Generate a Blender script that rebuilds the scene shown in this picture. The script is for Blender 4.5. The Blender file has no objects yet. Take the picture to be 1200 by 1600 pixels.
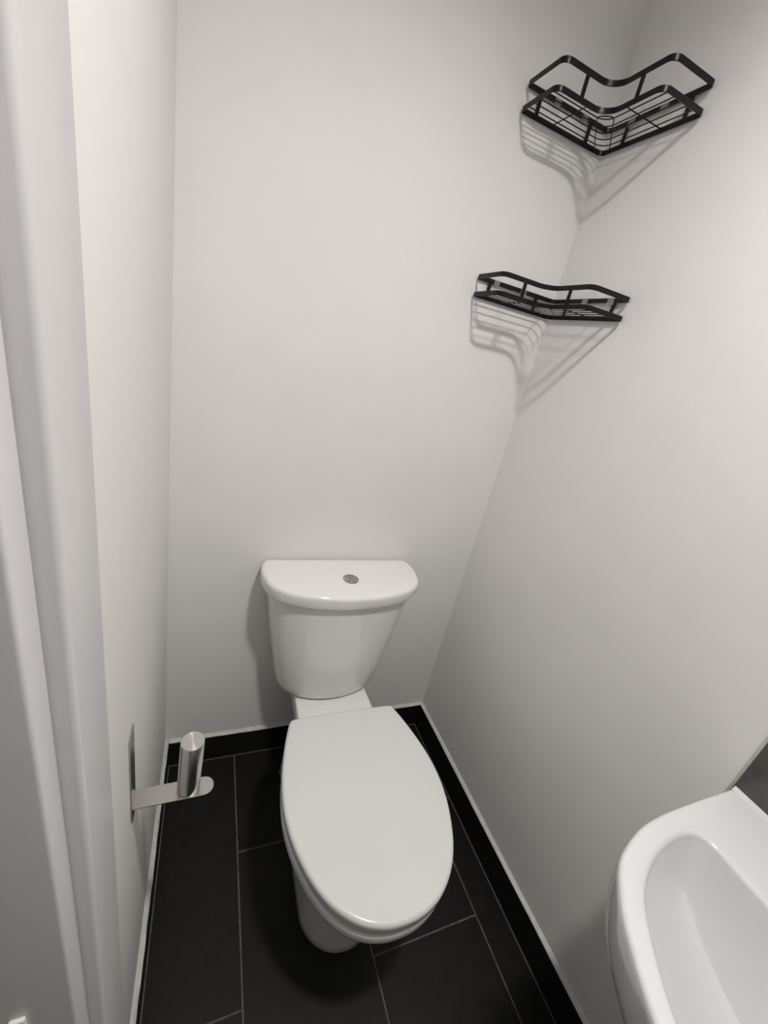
import bpy, bmesh, math, random
from mathutils import Vector, Matrix

random.seed(7)
SC = bpy.context.scene
COL = SC.collection

# ------------------------------------------------------------------ camera
W = 0.90                      # room width (x), back wall y = 0, floor z = 0
CEIL = 2.31
YN = -2.15                    # near wall
cam_data = bpy.data.cameras.new('camera')
cam = bpy.data.objects.new('camera', cam_data)
COL.objects.link(cam)
cam_data.sensor_fit = 'HORIZONTAL'
cam_data.sensor_width = 36.0
cam_data.lens = 638.52 / 1200 * 36.0
cam_data.clip_start = 0.01
CR = Vector((0.9172, -0.3399, 0.2078))
CD = Vector((0.0515, -0.4184, -0.9068))
CF = Vector((0.3952, 0.8424, -0.3663))
CF.normalize()
CR = (CR - CF * CR.dot(CF)).normalized()
CD = CF.cross(CR).normalized()
cam.matrix_world = Matrix(((CR.x, -CD.x, -CF.x, 0.0853),
                           (CR.y, -CD.y, -CF.y, -0.9962),
                           (CR.z, -CD.z, -CF.z, 1.3443),
                           (0, 0, 0, 1)))
SC.camera = cam

# ------------------------------------------------------------------ world, exposure
world = bpy.data.worlds.new('world')
SC.world = world
world.use_nodes = True
bg = world.node_tree.nodes['Background']
bg.inputs[0].default_value = (0.80, 0.84, 1.0, 1)
bg.inputs[1].default_value = 0.03
SC.view_settings.view_transform = 'Standard'
SC.view_settings.look = 'None'
SC.view_settings.exposure = 0.0
SC.view_settings.gamma = 1.0
SC.view_settings.use_curve_mapping = False
LAMP_POS = (0.42, -0.95)
LAMP_Z = 2.26
LAMP_R = 0.066
LAMP_IN = 0.029                # diffuser recessed in its housing
LAMP_POWER = 432.0            # emission strength of the diffuser disc


# ------------------------------------------------------------------ materials
def mat(name, color, rough=0.5, metal=0.0, spec=0.5, noise=None, bump=None, coat=0.0,
        transmission=0.0, ior=1.45, emit=None):
    m = bpy.data.materials.new(name)
    m.use_nodes = True
    nt = m.node_tree
    b = nt.nodes['Principled BSDF']
    b.inputs['Base Color'].default_value = (*color, 1)
    b.inputs['Roughness'].default_value = rough
    b.inputs['Metallic'].default_value = metal
    b.inputs['Specular IOR Level'].default_value = spec
    b.inputs['IOR'].default_value = ior
    b.inputs['Coat Weight'].default_value = coat
    b.inputs['Coat Roughness'].default_value = 0.05
    b.inputs['Transmission Weight'].default_value = transmission
    tc = nt.nodes.new('ShaderNodeTexCoord')
    if noise:
        sc, amt = noise
        n = nt.nodes.new('ShaderNodeTexNoise')
        n.inputs['Scale'].default_value = sc
        n.inputs['Detail'].default_value = 2
        nt.links.new(tc.outputs['Object'], n.inputs['Vector'])
        r = nt.nodes.new('ShaderNodeValToRGB')
        r.color_ramp.elements[0].position = 0.3
        r.color_ramp.elements[1].position = 0.7
        r.color_ramp.elements[0].color = (*[c * (1 - amt) for c in color], 1)
        r.color_ramp.elements[1].color = (*[min(1, c * (1 + amt)) for c in color], 1)
        nt.links.new(n.outputs['Fac'], r.inputs['Fac'])
        nt.links.new(r.outputs['Color'], b.inputs['Base Color'])
    if bump:
        sc, st, dist = bump
        n2 = nt.nodes.new('ShaderNodeTexNoise')
        n2.inputs['Scale'].default_value = sc
        n2.inputs['Detail'].default_value = 1
        nt.links.new(tc.outputs['Object'], n2.inputs['Vector'])
        bp = nt.nodes.new('ShaderNodeBump')
        bp.inputs['Strength'].default_value = st
        bp.inputs['Distance'].default_value = dist
        nt.links.new(n2.outputs['Fac'], bp.inputs['Height'])
        nt.links.new(bp.outputs['Normal'], b.inputs['Normal'])
    if emit:
        b.inputs['Emission Color'].default_value = (*emit[0], 1)
        b.inputs['Emission Strength'].default_value = emit[1]
    return m


M = {}
M['wall'] = mat('white_wall_paint', (0.80, 0.788, 0.775), 0.6, spec=0.3, noise=(6, 0.012))
M['ceil'] = mat('white_ceiling_paint', (0.82, 0.81, 0.80), 0.7, spec=0.3)
M['gloss'] = mat('white_satin_woodwork', (0.645, 0.635, 0.645), 0.36, spec=0.35, bump=(60, 0.10, 0.0008))
M['tile'] = mat('black_satin_tile', (0.0085, 0.0082, 0.0078), 0.42, spec=0.25, noise=(35, 0.25), bump=(300, 0.06, 0.0004))
M['skirt'] = mat('black_skirting_tile', (0.0105, 0.0098, 0.0095), 0.40, spec=0.36, noise=(30, 0.2))
M['grout'] = mat('grey_grout', (0.115, 0.11, 0.108), 0.9, spec=0.2, noise=(80, 0.3))
M['caulk'] = mat('off_white_caulk', (0.60, 0.585, 0.55), 0.6, spec=0.3, noise=(60, 0.10))
M['china'] = mat('white_glazed_china', (0.80, 0.795, 0.78), 0.10, spec=0.5, coat=0.3)
M['seat'] = mat('white_seat_plastic', (0.73, 0.73, 0.71), 0.20, spec=0.5)
M['basin'] = mat('white_basin_china', (0.66, 0.655, 0.668), 0.10, spec=0.5, coat=0.3)
M['black'] = mat('black_powder_coat', (0.0045, 0.0040, 0.0042), 0.36, spec=0.30)
M['steel'] = mat('brushed_steel', (0.54, 0.52, 0.50), 0.27, metal=1.0)
M['chrome'] = mat('dull_chrome', (0.40, 0.40, 0.385), 0.16, metal=1.0)
M['clear'] = mat('clear_plastic', (0.80, 0.80, 0.79), 0.15)
M['clear'].node_tree.nodes['Principled BSDF'].inputs['Alpha'].default_value = 0.16
M['film'] = mat('clear_adhesive_film', (0.85, 0.85, 0.84), 0.2)
M['film'].node_tree.nodes['Principled BSDF'].inputs['Alpha'].default_value = 0.05
M['splash'] = mat('dark_grey_glazed_tile', (0.085, 0.081, 0.079), 0.16, spec=0.5, noise=(25, 0.15))
M['lamp'] = mat('lamp_diffuser', (0.9, 0.9, 0.9), 0.5, emit=((1.0, 0.978, 0.945), LAMP_POWER))
M['hall'] = mat('hall_wall_paint', (0.55, 0.54, 0.54), 0.7)
M['hallfloor'] = mat('hall_floor_oak', (0.25, 0.18, 0.12), 0.5, noise=(12, 0.3))


def anisotropic(m, radial):
    nt = m.node_tree
    b = nt.nodes['Principled BSDF']
    b.inputs['Anisotropic'].default_value = 0.85
    b.inputs['Anisotropic Rotation'].default_value = 0.25
    t = nt.nodes.new('ShaderNodeTangent')
    t.direction_type = 'RADIAL'
    t.axis = 'Z'
    nt.links.new(t.outputs['Tangent'], b.inputs['Tangent'])


M['steel_turned'] = mat('turned_steel', (0.66, 0.64, 0.62), 0.30, metal=1.0)
anisotropic(M['steel_turned'], True)


# ------------------------------------------------------------------ helpers
def obj(name, bm, material, parent=None, smooth=None):
    me = bpy.data.meshes.new(name)
    bmesh.ops.recalc_face_normals(bm, faces=bm.faces)
    bm.to_mesh(me)
    bm.free()
    me.materials.append(M[material])
    o = bpy.data.objects.new(name, me)
    COL.objects.link(o)
    if smooth is not None:
        for p in me.polygons:
            p.use_smooth = True
        me.set_sharp_from_angle(angle=math.radians(smooth))
    if parent:
        o.parent = parent
    return o


def empty(name, loc=(0, 0, 0)):
    o = bpy.data.objects.new(name, None)
    o.empty_display_size = 0.05
    o.location = loc
    COL.objects.link(o)
    return o


def tag(o, label=None, cat=None, group=None, kind=None):
    if label: o['label'] = label
    if cat: o['category'] = cat
    if group: o['group'] = group
    if kind: o['kind'] = kind
    return o


def box(bm, x0, x1, y0, y1, z0, z1, bevel=0.0, seg=2):
    n0 = len(bm.verts)
    vs = [bm.verts.new(c) for c in ((x0, y0, z0), (x1, y0, z0), (x1, y1, z0), (x0, y1, z0),
                                    (x0, y0, z1), (x1, y0, z1), (x1, y1, z1), (x0, y1, z1))]
    fs = [bm.faces.new([vs[i] for i in f]) for f in
          ((3, 2, 1, 0), (4, 5, 6, 7), (0, 1, 5, 4), (1, 2, 6, 5), (2, 3, 7, 6), (3, 0, 4, 7))]
    if bevel:
        es = set(e for f in fs for e in f.edges)
        bmesh.ops.bevel(bm, geom=list(es), offset=bevel, segments=seg, profile=0.5, affect='EDGES')
    return bm


def boxobj(name, material, parent, *dims, bevel=0.0, seg=2, smooth=None):
    bm = bmesh.new()
    box(bm, *dims, bevel=bevel, seg=seg)
    return obj(name, bm, material, parent, smooth)


def loft(bm, rings, cap0=True, cap1=True, closed=True):
    R_ = [[bm.verts.new(p) for p in r] for r in rings]
    n = len(R_[0])
    for a, b in zip(R_[:-1], R_[1:]):
        for i in range(n if closed else n - 1):
            j = (i + 1) % n
            bm.faces.new((a[i], a[j], b[j], b[i]))
    if cap0: bm.faces.new(list(reversed(R_[0])))
    if cap1: bm.faces.new(R_[-1])
    return R_


def catmull(pts, sub, closed=False):
    out = []
    n = len(pts)
    rng = range(n) if closed else range(n - 1)
    for i in rng:
        g = lambda k: Vector(pts[k % n] if closed else pts[max(0, min(n - 1, k))])
        p0, p1, p2, p3 = g(i - 1), g(i), g(i + 1), g(i + 2)
        for s in range(sub):
            t = s / sub
            out.append(0.5 * ((2 * p1) + (p2 - p0) * t + (2 * p0 - 5 * p1 + 4 * p2 - p3) * t * t
                              + (3 * p1 - p0 - 3 * p2 + p3) * t ** 3))
    if not closed:
        out.append(Vector(pts[-1]))
    return out


def resample(poly, n):
    """closed 2D polygon to n points evenly spaced along its length, from point 0"""
    L = [0.0]
    m = len(poly)
    for i in range(m):
        L.append(L[-1] + (Vector(poly[(i + 1) % m]) - Vector(poly[i])).length)
    out = []
    k = 0
    for i in range(n):
        t = L[-1] * i / n
        while L[k + 1] < t: k += 1
        f = (t - L[k]) / max(1e-9, L[k + 1] - L[k])
        out.append(Vector(poly[k]).lerp(Vector(poly[(k + 1) % m]), f))
    return out


def inset(poly, d):
    """move a closed 2D polygon inwards by d along vertex normals (counter-clockwise or not)"""
    m = len(poly)
    area = sum(poly[i].x * poly[(i + 1) % m].y - poly[(i + 1) % m].x * poly[i].y for i in range(m))
    s = 1 if area > 0 else -1
    out = []
    for i in range(m):
        t = (poly[(i + 1) % m] - poly[i - 1])
        t.normalize()
        out.append(poly[i] + Vector((-t.y, t.x)) * d * s)
    return out


def at_z(poly, z):
    return [(p.x, p.y, z) for p in poly]


def lathe(bm, prof, seg=40, center=(0, 0), cap0=True, cap1=True):
    rings = [[(center[0] + r * math.cos(2 * math.pi * i / seg), center[1] + r * math.sin(2 * math.pi * i / seg), z)
              for i in range(seg)] for r, z in prof]
    return loft(bm, rings, cap0, cap1)


def tube(bm, path, r, seg=8, cap=True):
    path = [Vector(p) for p in path]
    rings = []
    up = Vector((0, 0, 1))
    for i, p in enumerate(path):
        t = (path[min(i + 1, len(path) - 1)] - path[max(i - 1, 0)]).normalized()
        a = t.cross(up)
        if a.length < 1e-3: a = t.cross(Vector((1, 0, 0)))
        a.normalize()
        b = a.cross(t)
        rings.append([p + (a * math.cos(2 * math.pi * k / seg) + b * math.sin(2 * math.pi * k / seg)) * r
                      for k in range(seg)])
    loft(bm, rings, cap, cap)


def fillet(pts, radii, seg=7, closed=True):
    """round the corners of a 2D polyline"""
    out = []
    n = len(pts)
    for i in range(n):
        p = Vector(pts[i])
        if (not closed and i in (0, n - 1)) or radii[i] <= 0:
            out.append(p)
            continue
        a = (Vector(pts[i - 1]) - p).normalized()
        b = (Vector(pts[(i + 1) % n]) - p).normalized()
        ang = a.angle(b)
        d = radii[i] / math.tan(ang / 2)
        c = p + (a + b).normalized() * (radii[i] / math.sin(ang / 2))
        s, e = p + a * d - c, p + b * d - c
        for k in range(seg + 1):
            t = k / seg
            th = s.angle(e)
            v = (s * math.sin((1 - t) * th) + e * math.sin(t * th)) / math.sin(th)
            out.append(c + v)
    return out


# ------------------------------------------------------------------ the setting
SK_H, SK_T = 0.099, 0.011      # skirting tile height and thickness
DY0, DY1 = -0.764, -1.56       # structural door opening in the left wall
DOOR_H = 2.02


def struct(name, bm, material, smooth=None):
    return tag(obj(name, bm, material, None, smooth), kind='structure')


bm = bmesh.new(); box(bm, -0.1, W + 0.1, 0, 0.1, -0.05, CEIL + 0.05)
struct('wall_back', bm, 'wall')
bm = bmesh.new(); box(bm, W, W + 0.1, YN, 0, -0.05, CEIL + 0.05)
struct('wall_right', bm, 'wall')
bm = bmesh.new()
box(bm, -0.10, 0, DY0, 0, -0.05, CEIL + 0.05)
box(bm, -0.10, 0, YN, DY1, -0.05, CEIL + 0.05)
box(bm, -0.10, 0, DY1, DY0, DOOR_H, CEIL + 0.05)
struct('wall_left', bm, 'wall')
bm = bmesh.new(); box(bm, -0.1, W + 0.1, YN - 0.1, YN, -0.05, CEIL + 0.05)
struct('wall_front', bm, 'wall')
bm = bmesh.new(); box(bm, -0.1, W + 0.1, YN - 0.1, 0.1, CEIL, CEIL + 0.05)
struct('ceiling', bm, 'ceil')

# floor: grout bed with every tile its own piece
TT = 0.0016                    # tile proud of the grout
bm = bmesh.new(); box(bm, -0.10, W, YN, 0, -0.04, -TT)
floor = struct('floor', bm, 'grout')
G1 = 0.2073
GR = 0.0021                    # half joint
edges_x = [SK_T + 0.001, G1, G1 + 0.3, G1 + 0.6, W - SK_T - 0.001]
starts = [-0.0, 0.3, 0.0, 0.3]
for c in range(4):
    x0, x1 = edges_x[c], edges_x[c + 1]
    cuts = [-SK_T - 0.001]
    y = -0.6035 + starts[c]
    while y > YN:
        if y < -0.05: cuts.append(y)
        y -= 0.6035
    cuts.append(YN)
    for y1, y0 in zip(cuts[:-1], cuts[1:]):
        boxobj('floor_tile', 'tile', floor, x0 + GR, x1 - GR, y0 + GR, y1 - GR, -0.02, random.uniform(-0.0002, 0.0002),
               bevel=0.0008, seg=1)


def skirting(name, axis, fixed, sign, cuts):
    """a run of skirting tiles along a wall; axis 'x' or 'y' is the running direction"""
    root = tag(empty(name), kind='structure')
    for a, b in zip(cuts[:-1], cuts[1:]):
        lo, hi = min(a, b) + 0.0012, max(a, b) - 0.0012
        f0, f1 = sorted((fixed, fixed + sign * SK_T))
        d = (lo, hi, f0, f1) if axis == 'x' else (f0, f1, lo, hi)
        boxobj('skirting_tile', 'skirt', root, *d, 0.0, SK_H, bevel=0.0008, seg=1)
    # uneven bead of sealant along the top, wall side high
    n = 90
    s0, s1 = cuts[0], cuts[-1]
    rings = []
    for i in range(n + 1):
        t = s0 + (s1 - s0) * i / n
        w1 = 0.0004 * math.sin(i * 0.31 + fixed * 9) + 0.0003 * math.sin(i * 0.83)
        h1 = 0.0006 * math.sin(i * 0.27 + fixed * 5)
        prof = [(0.0, SK_H), (SK_T - 0.0008 + w1, SK_H), (SK_T - 0.0012 + w1, SK_H + 0.0022),
                (0.004, SK_H + 0.0052 + h1), (0.0, SK_H + 0.0075 + h1)]
        rings.append([((t, fixed + sign * q, z) if axis == 'x' else (fixed + sign * q, t, z)) for q, z in prof])
    bm = bmesh.new()
    loft(bm, rings)
    obj('sealant_bead', bm, 'caulk', root, 50)
    return root


skirting('baseboard_back', 'x', 0.0, -1, [SK_T, 0.36, W - SK_T])
skirting('baseboard_right', 'y', W, -1, [0.0, -0.256, -0.608, -1.208, YN])
skirting('baseboard_left', 'y', 0.0, 1, [0.0, -0.33, -0.693])

# door opening in the left wall: architrave, lining, strike plate
door = tag(empty('door_1'), kind='structure')
boxobj('jamb', 'gloss', door, -0.104, 0.003, -0.791, -0.7652, 0, DOOR_H, bevel=0.0028, seg=4, smooth=40)
boxobj('jamb', 'gloss', door, -0.104, 0.003, -1.56, -1.533, 0, DOOR_H, bevel=0.0028, seg=4, smooth=40)
boxobj('head', 'gloss', door, -0.104, 0.003, -1.533, -0.791, DOOR_H - 0.027, DOOR_H, bevel=0.002, seg=2, smooth=40)
o = boxobj('door_catch', 'seat', door, -0.0395, -0.0280, -0.7945, -0.7908, 0.745, 0.7985, bevel=0.0015, seg=3, smooth=50)
tag(o, 'small white catch')


def architrave(name, y_in, y_out, z1):
    """flat board with a rounded inner edge, on the room side of the wall"""
    bm = bmesh.new()
    s = 1 if y_out > y_in else -1
    T = 0.0155
    prof = [(0.0, y_out), (T - 0.002, y_out), (T - 0.0006, y_out - s * 0.0008), (T, y_out - s * 0.0022)]
    for k in range(9):
        a = math.pi / 2 * k / 8
        r = 0.0045
        prof.append((T - r + r * math.cos(a), y_in + s * (r - r * math.sin(a))))
    prof.append((0.0, y_in))
    loft(bm, [[(x, y, 0.0) for x, y in prof], [(x, y, z1) for x, y in prof]])
    return tag(obj(name, bm, 'gloss', None, 35), kind='structure')


architrave('trim_1', -0.764, -0.693, DOOR_H + 0.07)
architrave('trim_2', -1.56, -1.63, DOOR_H + 0.07)
bm = bmesh.new(); box(bm, 0.0, 0.0155, -1.56, -0.764, DOOR_H, DOOR_H + 0.07, bevel=0.002)
struct('trim_3', bm, 'gloss')

# hallway beyond the door opening
bm = bmesh.new(); box(bm, -1.25, -0.10, -2.6, 0.6, -0.05, -0.002)
struct('floor_hall', bm, 'hallfloor')
bm = bmesh.new(); box(bm, -1.30, -1.20, -2.6, 0.6, -0.05, CEIL + 0.3)
struct('wall_hall', bm, 'hall')
bm = bmesh.new(); box(bm, -1.25, -0.10, -2.6, 0.6, CEIL + 0.05, CEIL + 0.1)
struct('ceiling_hall', bm, 'ceil')

# dark tiled splashback behind the basin
sp = tag(empty('wall_splashback', (W, -0.8155, 0.81)), kind='structure')
for k in range(2):
    for j in range(2):
        y1 = -0.302 * k
        o = boxobj('splashback_tile', 'splash', sp, -0.0075, 0.0, y1 - 0.30, y1, 0.002 + 0.152 * j, 0.152 + 0.152 * j,
                   bevel=0.0008, seg=1)
boxobj('edge_sealant', 'caulk', sp, -0.0062, 0.0, 0.0, 0.0045, -0.012, 0.306, bevel=0.0015, seg=2, smooth=40)
boxobj('grout_bed', 'grout', sp, -0.005, 0.0, -0.60, -0.001, 0.0, 0.304)


# ------------------------------------------------------------------ toilet
CX = 0.447
SEAT_HALF = [(0.0, -0.706), (0.032, -0.7035), (0.070, -0.6915), (0.103, -0.670), (0.130, -0.642), (0.152, -0.606),
             (0.170, -0.560), (0.1815, -0.513), (0.1860, -0.460), (0.1805, -0.396), (0.1650, -0.326),
             (0.1455, -0.266), (0.136, -0.2565), (0.122, -0.2545), (0.06, -0.253), (0.0, -0.2525)]


def mirrored(half, cx, sub=8, n=128):
    right = catmull([Vector((x, y)) for x, y in half], sub)
    full = [Vector((cx + p.x, p.y)) for p in right] + [Vector((cx - p.x, p.y)) for p in reversed(right[1:-1])]
    return resample(full, n)


SEAT = mirrored(SEAT_HALF, CX)
toilet = tag(empty('toilet', (CX, -0.35, 0)),
             'white close-coupled toilet with its lid closed, standing against the back wall', 'toilet')
TO = Vector(toilet.location)


def child(o, parent_loc):
    o.location = -Vector(parent_loc)
    return o


def rounded_slab(name, poly, z0, z1, material, parent, r=0.007, crown=0.0, under=0.003):
    bm = bmesh.new()
    rings = [at_z(inset(poly, under), z0), at_z(inset(poly, under * 0.3), z0 + under * 0.3), at_z(poly, z0 + under)]
    for k in range(0, 7):
        a = math.pi / 2 * k / 6
        rings.append(at_z(inset(poly, r * (1 - math.cos(a))), z1 - r + r * math.sin(a)))
    cx = sum(p.x for p in poly) / len(poly)
    cy = sum(p.y for p in poly) / len(poly)
    base = inset(poly, r)
    for s in (0.8, 0.55, 0.3, 0.1):
        rings.append([(cx + (p.x - cx) * s, cy + (p.y - cy) * s, z1 + crown * (1 - s * s)) for p in base])
    loft(bm, rings)
    return obj(name, bm, material, parent, 45)


# bowl and pedestal: one continuous loft from foot to rim
def foot(hw, yf, yb, n=128):
    half = []
    r = 0.085
    for k in range(9):
        a = math.pi / 2 * k / 8
        half.append((hw * math.sin(a), yf + r * (1 - math.cos(a)) * 1.15))
    half += [(hw, (yf + yb) / 2), (hw, yb + 0.02), (hw - 0.006, yb + 0.005), (hw - 0.02, yb), (0.0, yb)]
    return mirrored(half, CX, 6, n)


def mix(a, b, t):
    return [p.lerp(q, t) for p, q in zip(a, b)]


F0 = foot(0.1025, -0.578, -0.13)
F1 = foot(0.098, -0.570, -0.13)
RIM = inset(SEAT, 0.002)
bm = bmesh.new()
rings = [at_z(inset(F0, 0.002), 0.0), at_z(F0, 0.004), at_z(F0, 0.03), at_z(F1, 0.12)]
for t, z in ((0.06, 0.17), (0.20, 0.215), (0.42, 0.26), (0.66, 0.30), (0.85, 0.332), (0.96, 0.356), (1.0, 0.372)):
    rings.append(at_z(mix(F1, RIM, t), z))
for ins, z in ((0.0, 0.386), (0.001, 0.390), (0.003, 0.3928), (0.007, 0.394)):
    rings.append(at_z(inset(RIM, ins), z))
loft(bm, rings)
child(obj('bowl', bm, 'china', toilet, 60), TO)
# china deck under the tank
bm = bmesh.new()
half = [(0.0, -0.36), (0.06, -0.36), (0.105, -0.34), (0.109, -0.30), (0.109, -0.25), (0.109, -0.20), (0.107, -0.15),
        (0.104, -0.08), (0.095, -0.058), (0.06, -0.053), (0.0, -0.052)]
DK = mirrored(half, CX)
rings = [at_z(inset(DK, 0.03), 0.24), at_z(inset(DK, 0.012), 0.29), at_z(DK, 0.335)]
for k in range(0, 6):
    a = math.pi / 2 * k / 5
    rings.append(at_z(inset(DK, 0.007 * (1 - math.cos(a))), 0.3775 + 0.007 * math.sin(a)))
loft(bm, rings)
child(obj('deck', bm, 'china', toilet, 50), TO)

RINGP = inset(SEAT, 0.0035)
child(rounded_slab('seat_ring', RINGP, 0.3945, 0.4105, 'seat', toilet, r=0.006), TO)
child(rounded_slab('seat_lid', SEAT, 0.4112, 0.4315, 'seat', toilet, r=0.0085, crown=0.002), TO)

# tank
TX = 0.4425
LID_HALF = [(0.0, -0.2015), (0.05, -0.199), (0.10, -0.1905), (0.150, -0.1745), (0.188, -0.151), (0.211, -0.120),
            (0.2215, -0.080), (0.2225, -0.050), (0.2185, -0.026), (0.2125, -0.012), (0.203, -0.0065), (0.19, -0.0055),
            (0.10, -0.005), (0.0, -0.005)]
LID = mirrored(LID_HALF, TX)
TANK_N = [Vector(((p.x - TX) / 0.2225, p.y / -0.2015)) for p in LID]


def tank_ring(hw, yf, z, yb=0.012, flat=0.0):
    out = []
    for q in TANK_N:
        y = -(yb + (yf - yb) * max(0.0, (q.y - 0.03) / 0.97))
        out.append((TX + q.x * hw, y, z))
    return out


bm = bmesh.new()
TZ = [(0.090, 0.130, 0.3850), (0.122, 0.154, 0.3858), (0.138, 0.1690, 0.3885), (0.1475, 0.1760, 0.394), (0.1530, 0.1790, 0.403),
      (0.1565, 0.1805, 0.416), (0.1605, 0.1812, 0.44), (0.1660, 0.1818, 0.47), (0.1770, 0.1830, 0.53), (0.1868, 0.1842, 0.59),
      (0.1955, 0.1852, 0.65), (0.2025, 0.1862, 0.70), (0.2040, 0.1865, 0.7255)]
loft(bm, [tank_ring(hw, yf, z) for hw, yf, z in TZ])
tank = child(obj('tank', bm, 'china', toilet, 60), TO)
lid = rounded_slab('tank_lid', LID, 0.7195, 0.7575, 'china', tank, r=0.011, crown=0.0015, under=0.006)
# dual flush button: dished ring with two half buttons
BX, BY, BZ = 0.4475, -0.115, 0.7588
bm = bmesh.new()
lathe(bm, [(0.0215, BZ - 0.003), (0.0215, BZ + 0.0010), (0.0205, BZ + 0.0022), (0.0190, BZ + 0.0022), (0.0178, BZ + 0.0004),
           (0.0175, BZ - 0.001)], 48, (BX, BY))
ring = obj('flush_button', bm, 'chrome', tank, 40)
bm = bmesh.new()
lathe(bm, [(0.0176, BZ - 0.002), (0.0176, BZ - 0.0004), (0.008, BZ - 0.0004)], 40, (BX, BY))
obj('button_well', bm, 'black', tank, 40)
for s in (0, 1):
    bm = bmesh.new()
    pts = []
    for k in range(25):
        a = math.radians(25) + math.pi * (k / 24) + s * math.pi
        pts.append(Vector((0.0158 * math.cos(a), 0.0158 * math.sin(a))))
    # curved dividing line
    a0, a1 = pts[-1], pts[0]
    for k in range(1, 10):
        t = k / 10
        p = a0.lerp(a1, t)
        d = (a1 - a0).normalized()
        nrm = Vector((-d.y, d.x))
        off = 0.0035 * math.sin(2 * math.pi * t) + (0.0006)
        pts.append(p + nrm * off)
    am = math.radians(115) + s * math.pi
    poly = [Vector((BX + p.x + 0.0009 * math.cos(am), BY + p.y + 0.0009 * math.sin(am))) for p in pts]
    hz = BZ + 0.0012 + (0.0008 if s else 0.0)
    c = Vector((sum(p.x for p in poly) / len(poly), sum(p.y for p in poly) / len(poly)))
    sc = lambda f: [c + (p - c) * f for p in poly]
    loft(bm, [at_z(poly, BZ - 0.002), at_z(poly, hz - 0.0006), at_z(sc(0.93), hz), at_z(sc(0.5), hz - 0.0005)])
    obj('button_half', bm, 'chrome', tank, 40)

# ------------------------------------------------------------------ washbasin
basin = tag(empty('washbasin', (W, -1.03, 0.81)),
            'white glazed washbasin with rounded front, fixed to the right wall below dark tiles', 'washbasin')
BO = Vector(basin.location)
BYC, BZT = -1.03, 0.812
OUT = [(0.8925, -0.8165), (0.84, -0.8155), (0.79, -0.8148), (0.72, -0.8155), (0.673, -0.8195), (0.635, -0.828), (0.602, -0.8395),
       (0.583, -0.851), (0.567, -0.865), (0.544, -0.889), (0.528, -0.913), (0.514, -0.9365), (0.503, -0.959),
       (0.494, -0.988), (0.4905, -1.03)]
INN = [(0.7505, -1.03), (0.7505, -0.98), (0.7508, -0.934), (0.7515, -0.90), (0.7515, -0.874), (0.747, -0.857), (0.733, -0.8485), (0.704, -0.8465),
       (0.664, -0.852), (0.63, -0.8625), (0.601, -0.877), (0.579, -0.895), (0.559, -0.919), (0.54, -0.9455),
       (0.528, -0.967), (0.519, -0.992), (0.516, -1.03)]


def mirror_y(half):
    h = [Vector(p) for p in catmull([Vector(q) for q in half], 6)]
    return h + [Vector((p.x, 2 * BYC - p.y)) for p in reversed(h[:-1] if abs(h[-1].y - BYC) < 1e-6 else h)
                if abs(p.y - BYC) > 1e-6]


def polar(poly, c, angles):
    out = []
    m = len(poly)
    for a in angles:
        d = Vector((math.cos(a), math.sin(a)))
        best = None
        for i in range(m):
            p, q = poly[i] - c, poly[(i + 1) % m] - c
            e = q - p
            den = d.x * e.y - d.y * e.x
            if abs(den) < 1e-12: continue
            t = (p.x * e.y - p.y * e.x) / den
            u = (p.x * d.y - p.y * d.x) / den
            if t > 0 and -1e-6 <= u <= 1 + 1e-6:
                best = t if best is None else max(best, t)
        out.append(c + d * best)
    return out


BC = Vector((0.665, BYC))
outp, innp = mirror_y(OUT), mirror_y(INN)
ang = [2 * math.pi * i / 200 for i in range(200)]
for sx in (-1, 1):
    ca = math.atan2(sx * (BYC + 0.8165), 0.8925 - BC.x) % (2 * math.pi)
    k = min(range(len(ang)), key=lambda i: abs(ang[i] - ca))
    ang[k] = ca
O_ = polar(outp, BC, ang)
I_ = polar(innp, BC, ang)


def wallclamp(ring):
    return [(min(x, 0.8925), y, z) for x, y, z in ring]


def inset_b(poly, d):
    """inset that keeps the wall side flat against the wall"""
    out = []
    for p, q in zip(poly, inset(poly, d)):
        if p.x > 0.889: q = Vector((p.x, q.y + 0.0))
        out.append(q)
    return out


bm = bmesh.new()
rings = []
under = [(0.16, 0.600, 0.75), (0.135, 0.610, 0.8), (0.10, 0.628, 0.9), (0.066, 0.655, 1), (0.042, 0.684, 1), (0.024, 0.708, 1), (0.0115, 0.733, 1),
         (0.0050, 0.757, 1), (0.0015, 0.780, 1), (0.0, 0.800, 1)]
for ins, z, f in under:
    r_ = []
    for p in O_:
        k = 1 - ins / 0.24
        x = 0.8925 - (0.8925 - p.x) * (1 - ins / 0.30)
        y = BYC + (p.y - BYC) * (1 - ins * 0.75 / 0.2145)
        r_.append((x, y, z))
    rings.append(r_)
R1 = 0.0065
for k in range(1, 6):
    a = math.pi / 2 * k / 5
    rings.append(at_z(inset_b(O_, R1 * (1 - math.cos(a))), BZT - R1 + R1 * math.sin(a)))
# rim to inner edge
INo = inset(I_, -0.007)
rings.append(at_z(mix(inset_b(O_, R1), INo, 0.5), BZT + 0.0004))
rings.append(at_z(INo, BZT))
for k in range(1, 6):
    a = math.pi / 2 * k / 5
    rings.append(at_z(inset(I_, -0.007 + 0.007 * math.sin(a)), BZT - 0.007 * (1 - math.cos(a))))
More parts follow.
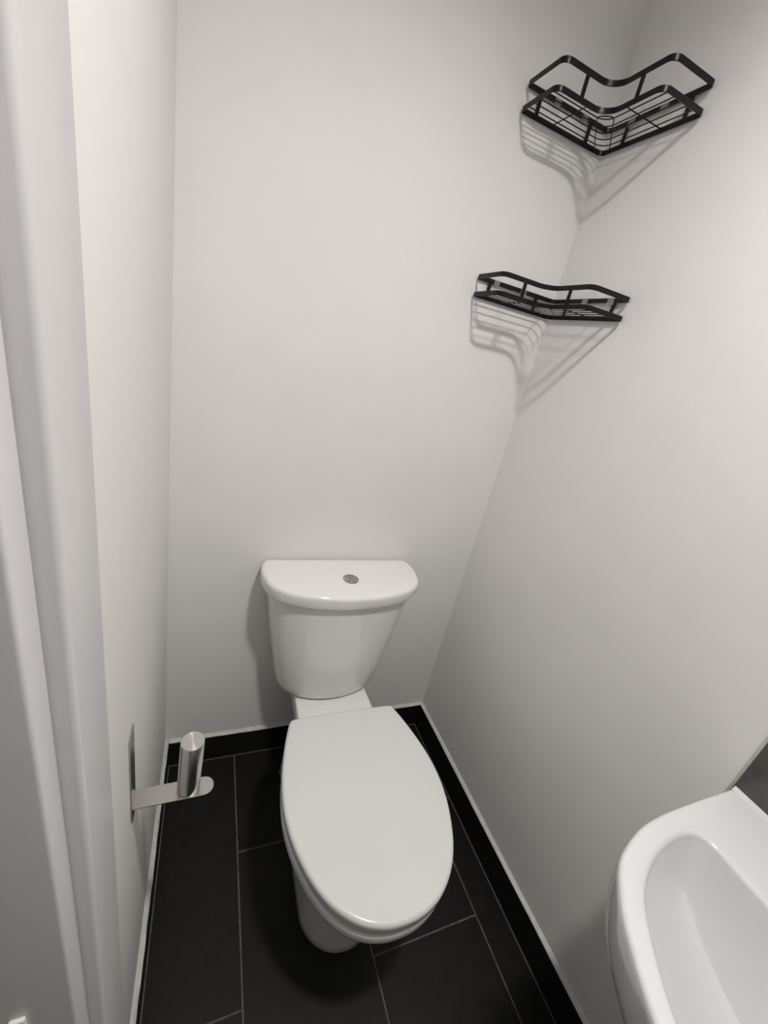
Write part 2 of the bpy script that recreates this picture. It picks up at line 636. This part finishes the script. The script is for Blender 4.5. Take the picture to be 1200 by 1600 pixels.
# inner bowl: long V-shaped bottom close to the steep back side
BOT = []
for p in I_:
    th = math.atan2(p.y - BYC, p.x - BC.x)
    yy = max(-1.0, min(1.0, (p.y - BYC) / 0.184))
    xx = (p.x - BC.x)
    bx = 0.7165 + 0.012 * abs(yy)
    BOT.append(Vector((bx, BYC + yy * 0.150)))
D = 0.140
for s in (0.04, 0.10, 0.18, 0.28, 0.40, 0.52, 0.64, 0.76, 0.86, 0.94, 1.0):
    ring_ = []
    for p, b in zip(inset(I_, 0.0), BOT):
        yy = abs(b.y - BYC) / 0.150
        dep = D * (1 - 0.45 * yy ** 2)
        q = p.lerp(b, s)
        ring_.append((q.x, q.y, BZT - 0.007 - (dep - 0.007) * (1 - (1 - s) ** 1.30)))
    rings.append(ring_)
loft(bm, rings, True, False)
child(obj('basin_body', bm, 'basin', basin, 70), BO)
# bead of sealant along the back edge
bm = bmesh.new()
prof = [(0.8925, BZT - 0.004), (0.8862, BZT - 0.001), (0.8872, BZT + 0.0022), (0.8905, BZT + 0.0034), (0.8925, BZT + 0.0055)]
loft(bm, [[(x, y, z) for x, z in prof] for y in (-0.8175, -0.93, -1.05, -1.2435)])
tag(child(obj('sealant_bead', bm, 'basin', basin, 60), BO), 'white sealant bead')

# ------------------------------------------------------------------ toilet roll holder
hold = tag(empty('toilet_roll_holder', (0.0, -0.517, 0.628)),
           'empty brushed steel toilet roll holder with upright spindle, fixed to the left wall', 'roll holder')
HW = 0.0155


bm = bmesh.new()
# wall plate: flat strip with rounded upper end
outline = [(-HW, -0.033), (HW, -0.033), (HW, 0.138)]
outline = fillet([(-HW, -0.034), (HW, -0.034), (HW, 0.147), (-HW, 0.147)], [0.003, 0.003, 0.0030, 0.0030], 5)
ins = inset(outline, 0.0005)
loft(bm, [[(0.0, p.x, p.y) for p in outline], [(0.0020, p.x, p.y) for p in outline], [(0.0025, p.x, p.y) for p in ins]])
obj('wall_plate', bm, 'steel', hold, 40)
# arm: horizontal strip with round end
bm = bmesh.new()
pts = [Vector((0.0026, -HW)), Vector((0.1015, -HW))]
for k in range(1, 16):
    a = -math.pi / 2 + math.pi * k / 16
    pts.append(Vector((0.1015 + HW * math.cos(a), HW * math.sin(a))))
pts += [Vector((0.1015, HW)), Vector((0.0026, HW))]
ins = inset(pts, 0.0004)
loft(bm, [at_z(ins, -0.0025), at_z(pts, -0.0021), at_z(pts, -0.0004), at_z(ins, 0.0)])
obj('arm', bm, 'steel', hold, 40)
# upright spindle
SPX, SPR, SPH = 0.0790, 0.0172, 0.105
sp_o = None
bm = bmesh.new()
lathe(bm, [(SPR - 0.0006, 0.0002), (SPR, 0.0008), (SPR, SPH - 0.001), (SPR - 0.0005, SPH - 0.0003), (SPR - 0.001, SPH - 0.0003)], 56)
spin = obj('spindle', bm, 'steel', hold, 40)
spin.location = (SPX, 0.003, 0.0004)
spin.rotation_euler.y = math.radians(1.6)
bm = bmesh.new()
NR = 14
lathe(bm, [(SPR - 0.0006, SPH - 0.0004), (SPR - 0.0006, SPH)] + [((SPR - 0.0006) * (1 - k / NR), SPH + 0.00002 * k) for k in range(1, NR)]
      + [(0.0003, SPH + 0.0003)], 64)
capo = obj('end_cap', bm, 'steel_turned', spin, 40)


# ------------------------------------------------------------------ wire corner shelves
ARM, DEP, OFF = 0.2465, 0.1165, 0.0065
SH_, ST_ = 0.0100, 0.0024


def loop2d():
    pts = [(OFF, OFF), (ARM, OFF), (ARM, DEP), (DEP, DEP), (DEP, ARM), (OFF, ARM)]
    return fillet(pts, [0.012, 0.006, 0.016, 0.036, 0.016, 0.006], 8)


def strip_loop(bm, poly, t, z0, z1):
    a, b = inset(poly, -t / 2), inset(poly, t / 2)
    n = len(poly)
    ring = lambda p, z: [bm.verts.new((-q.x, -q.y, z)) for q in p]
    e = 0.0004
    a2, b2 = inset(poly, -t / 2 + e), inset(poly, t / 2 - e)
    L = [ring(a2, z0), ring(a, z0 + e), ring(a, z1 - e), ring(a2, z1), ring(b2, z1), ring(b, z1 - e), ring(b, z0 + e), ring(b2, z0)]
    for k in range(8):
        p, q = L[k], L[(k + 1) % 8]
        for i in range(n):
            j = (i + 1) % n
            bm.faces.new((p[i], p[j], q[j], q[i]))


def make_shelf(label, z, ztop):
    """z: underside of lower frame, ztop: underside of upper rail; origin in the wall corner"""
    root = tag(empty('corner_shelf', (W, 0, z)), label, 'shelf', 'black corner shelves')
    H = ztop - z
    poly = loop2d()
    bm = bmesh.new(); strip_loop(bm, poly, ST_, 0, SH_)
    obj('bottom_frame', bm, 'black', root, 40)
    bm = bmesh.new(); strip_loop(bm, poly, ST_, H, H + SH_)
    obj('top_rail', bm, 'black', root, 40)
    # upright posts
    PW = 0.0042
    for u in (0.062, 0.208):
        for arm in (0, 1):
            bm = bmesh.new()
            d = (-u - PW, -u + PW, -OFF - 0.0011, -OFF + 0.0011)
            if arm: d = (d[2], d[3], d[0], d[1])
            box(bm, *d, SH_ - 0.001, H + 0.001)
            obj('post', bm, 'black', root)
    for arm in (0, 1):
        bm = bmesh.new()
        u = 0.186
        d = (-u - PW, -u + PW, -DEP - 0.0011, -DEP + 0.0011)
        if arm: d = (d[2], d[3], d[0], d[1])
        box(bm, *d, SH_ - 0.001, H + 0.001)
        obj('post', bm, 'black', root)
    # floor wires running round the corner
    wz = 0.0058
    for k in range(1, 6):
        v = OFF + (DEP - OFF) * k / 6
        pts = fillet([(ARM, v), (v, v), (v, ARM)], [0, 0.026, 0], 8, closed=False)
        bm = bmesh.new(); tube(bm, [(-p.x, -p.y, wz) for p in pts], 0.00115, 8)
        obj('wire', bm, 'black', root, 60)
    for arm in (0, 1):
        u = 0.165
        p = [(-u, -OFF, wz - 0.0021), (-u, -DEP, wz - 0.0021)]
        if arm: p = [(b, a, c) for a, b, c in p]
        bm = bmesh.new(); tube(bm, p, 0.00115, 8)
        obj('wire', bm, 'black', root, 60)
    # hairpin wire across the corner
    c = math.sqrt(0.5)
    hw_ = 0.0165
    far = 0.165
    pts = fillet([(0.028, hw_), (far, hw_), (far, -hw_), (0.028, -hw_)], [0, 0.011, 0.011, 0], 6, closed=False)
    path = [(-(p.x * c + p.y * c), -(p.x * c - p.y * c), wz - 0.0021) for p in pts]
    bm = bmesh.new(); tube(bm, path, 0.00115, 8)
    obj('wire', bm, 'black', root, 60)
    return root


def make_hook(label, u, arm, zrail):
    """clear adhesive plate with a hook that carries the wall side of the top rail"""
    loc = (W - u, 0, zrail) if arm == 0 else (W, -u, zrail)
    root = tag(empty('adhesive_hook', loc), label, 'hook', 'clear hooks under the shelf rails')
    if arm: root.rotation_euler.z = math.radians(-90)
    pl = 0.018
    bm = bmesh.new()
    ol = fillet([(-pl, -0.018), (pl, -0.018), (pl, 0.027), (-pl, 0.027)], [0.004] * 4, 5)
    loft(bm, [[(p.x, -0.0006, p.y) for p in ol], [(p.x, -0.0013, p.y) for p in ol]])
    obj('plate', bm, 'film', root, 40)
    bm = bmesh.new()
    h = 0.0075
    prof = [(-0.0016, -0.0062), (-0.0118, -0.0052), (-0.0130, -0.0040), (-0.0130, 0.0104), (-0.0098, 0.0104), (-0.0098, -0.0012),
            (-0.0032, -0.0012), (-0.0016, 0.001)]
    loft(bm, [[(-h, y, z) for y, z in prof], [(h, y, z) for y, z in prof]])
    obj('hook', bm, 'clear', root, 40)
    return root


S1, S1T = 1.8575, 1.9000
S2, S2T = 1.5020, 1.5400
make_shelf('upper black wire corner shelf, the larger looking one near the top', S1, S1T)
make_shelf('lower black wire corner shelf, hung below the other one', S2, S2T)
for which, zt, us in (('upper', S1T, (0.166, 0.085, 0.074, 0.152)), ('lower', S2T, (0.192, 0.109, 0.123, 0.200))):
    where = ('on the back wall nearest the shelf end', 'on the back wall nearest the corner',
             'on the right wall nearest the corner', 'on the right wall nearest the shelf end')
    for i, u in enumerate(us):
        make_hook('clear plastic hook of the %s shelf, %s' % (which, where[i]), u, 0 if i < 2 else 1, zt)

# ------------------------------------------------------------------ ceiling lamp
lamp = tag(empty('ceiling_lamp', (LAMP_POS[0], LAMP_POS[1], CEIL)),
           'small round white ceiling lamp lighting the toilet room', 'lamp')
dz = LAMP_Z - CEIL
bm = bmesh.new()
lathe(bm, [(LAMP_R + 0.012, 0.0), (LAMP_R + 0.014, dz + 0.012), (LAMP_R + 0.012, dz + 0.003), (LAMP_R + 0.008, dz),
           (LAMP_R + 0.001, dz), (LAMP_R + 0.001, dz + LAMP_IN + 0.004)], 48)
obj('housing', bm, 'ceil', lamp, 40)
bm = bmesh.new()
lathe(bm, [(LAMP_R, dz + LAMP_IN + 0.002), (LAMP_R, dz + LAMP_IN), (LAMP_R * 0.5, dz + LAMP_IN)], 48)
obj('diffuser', bm, 'lamp', lamp, 40)
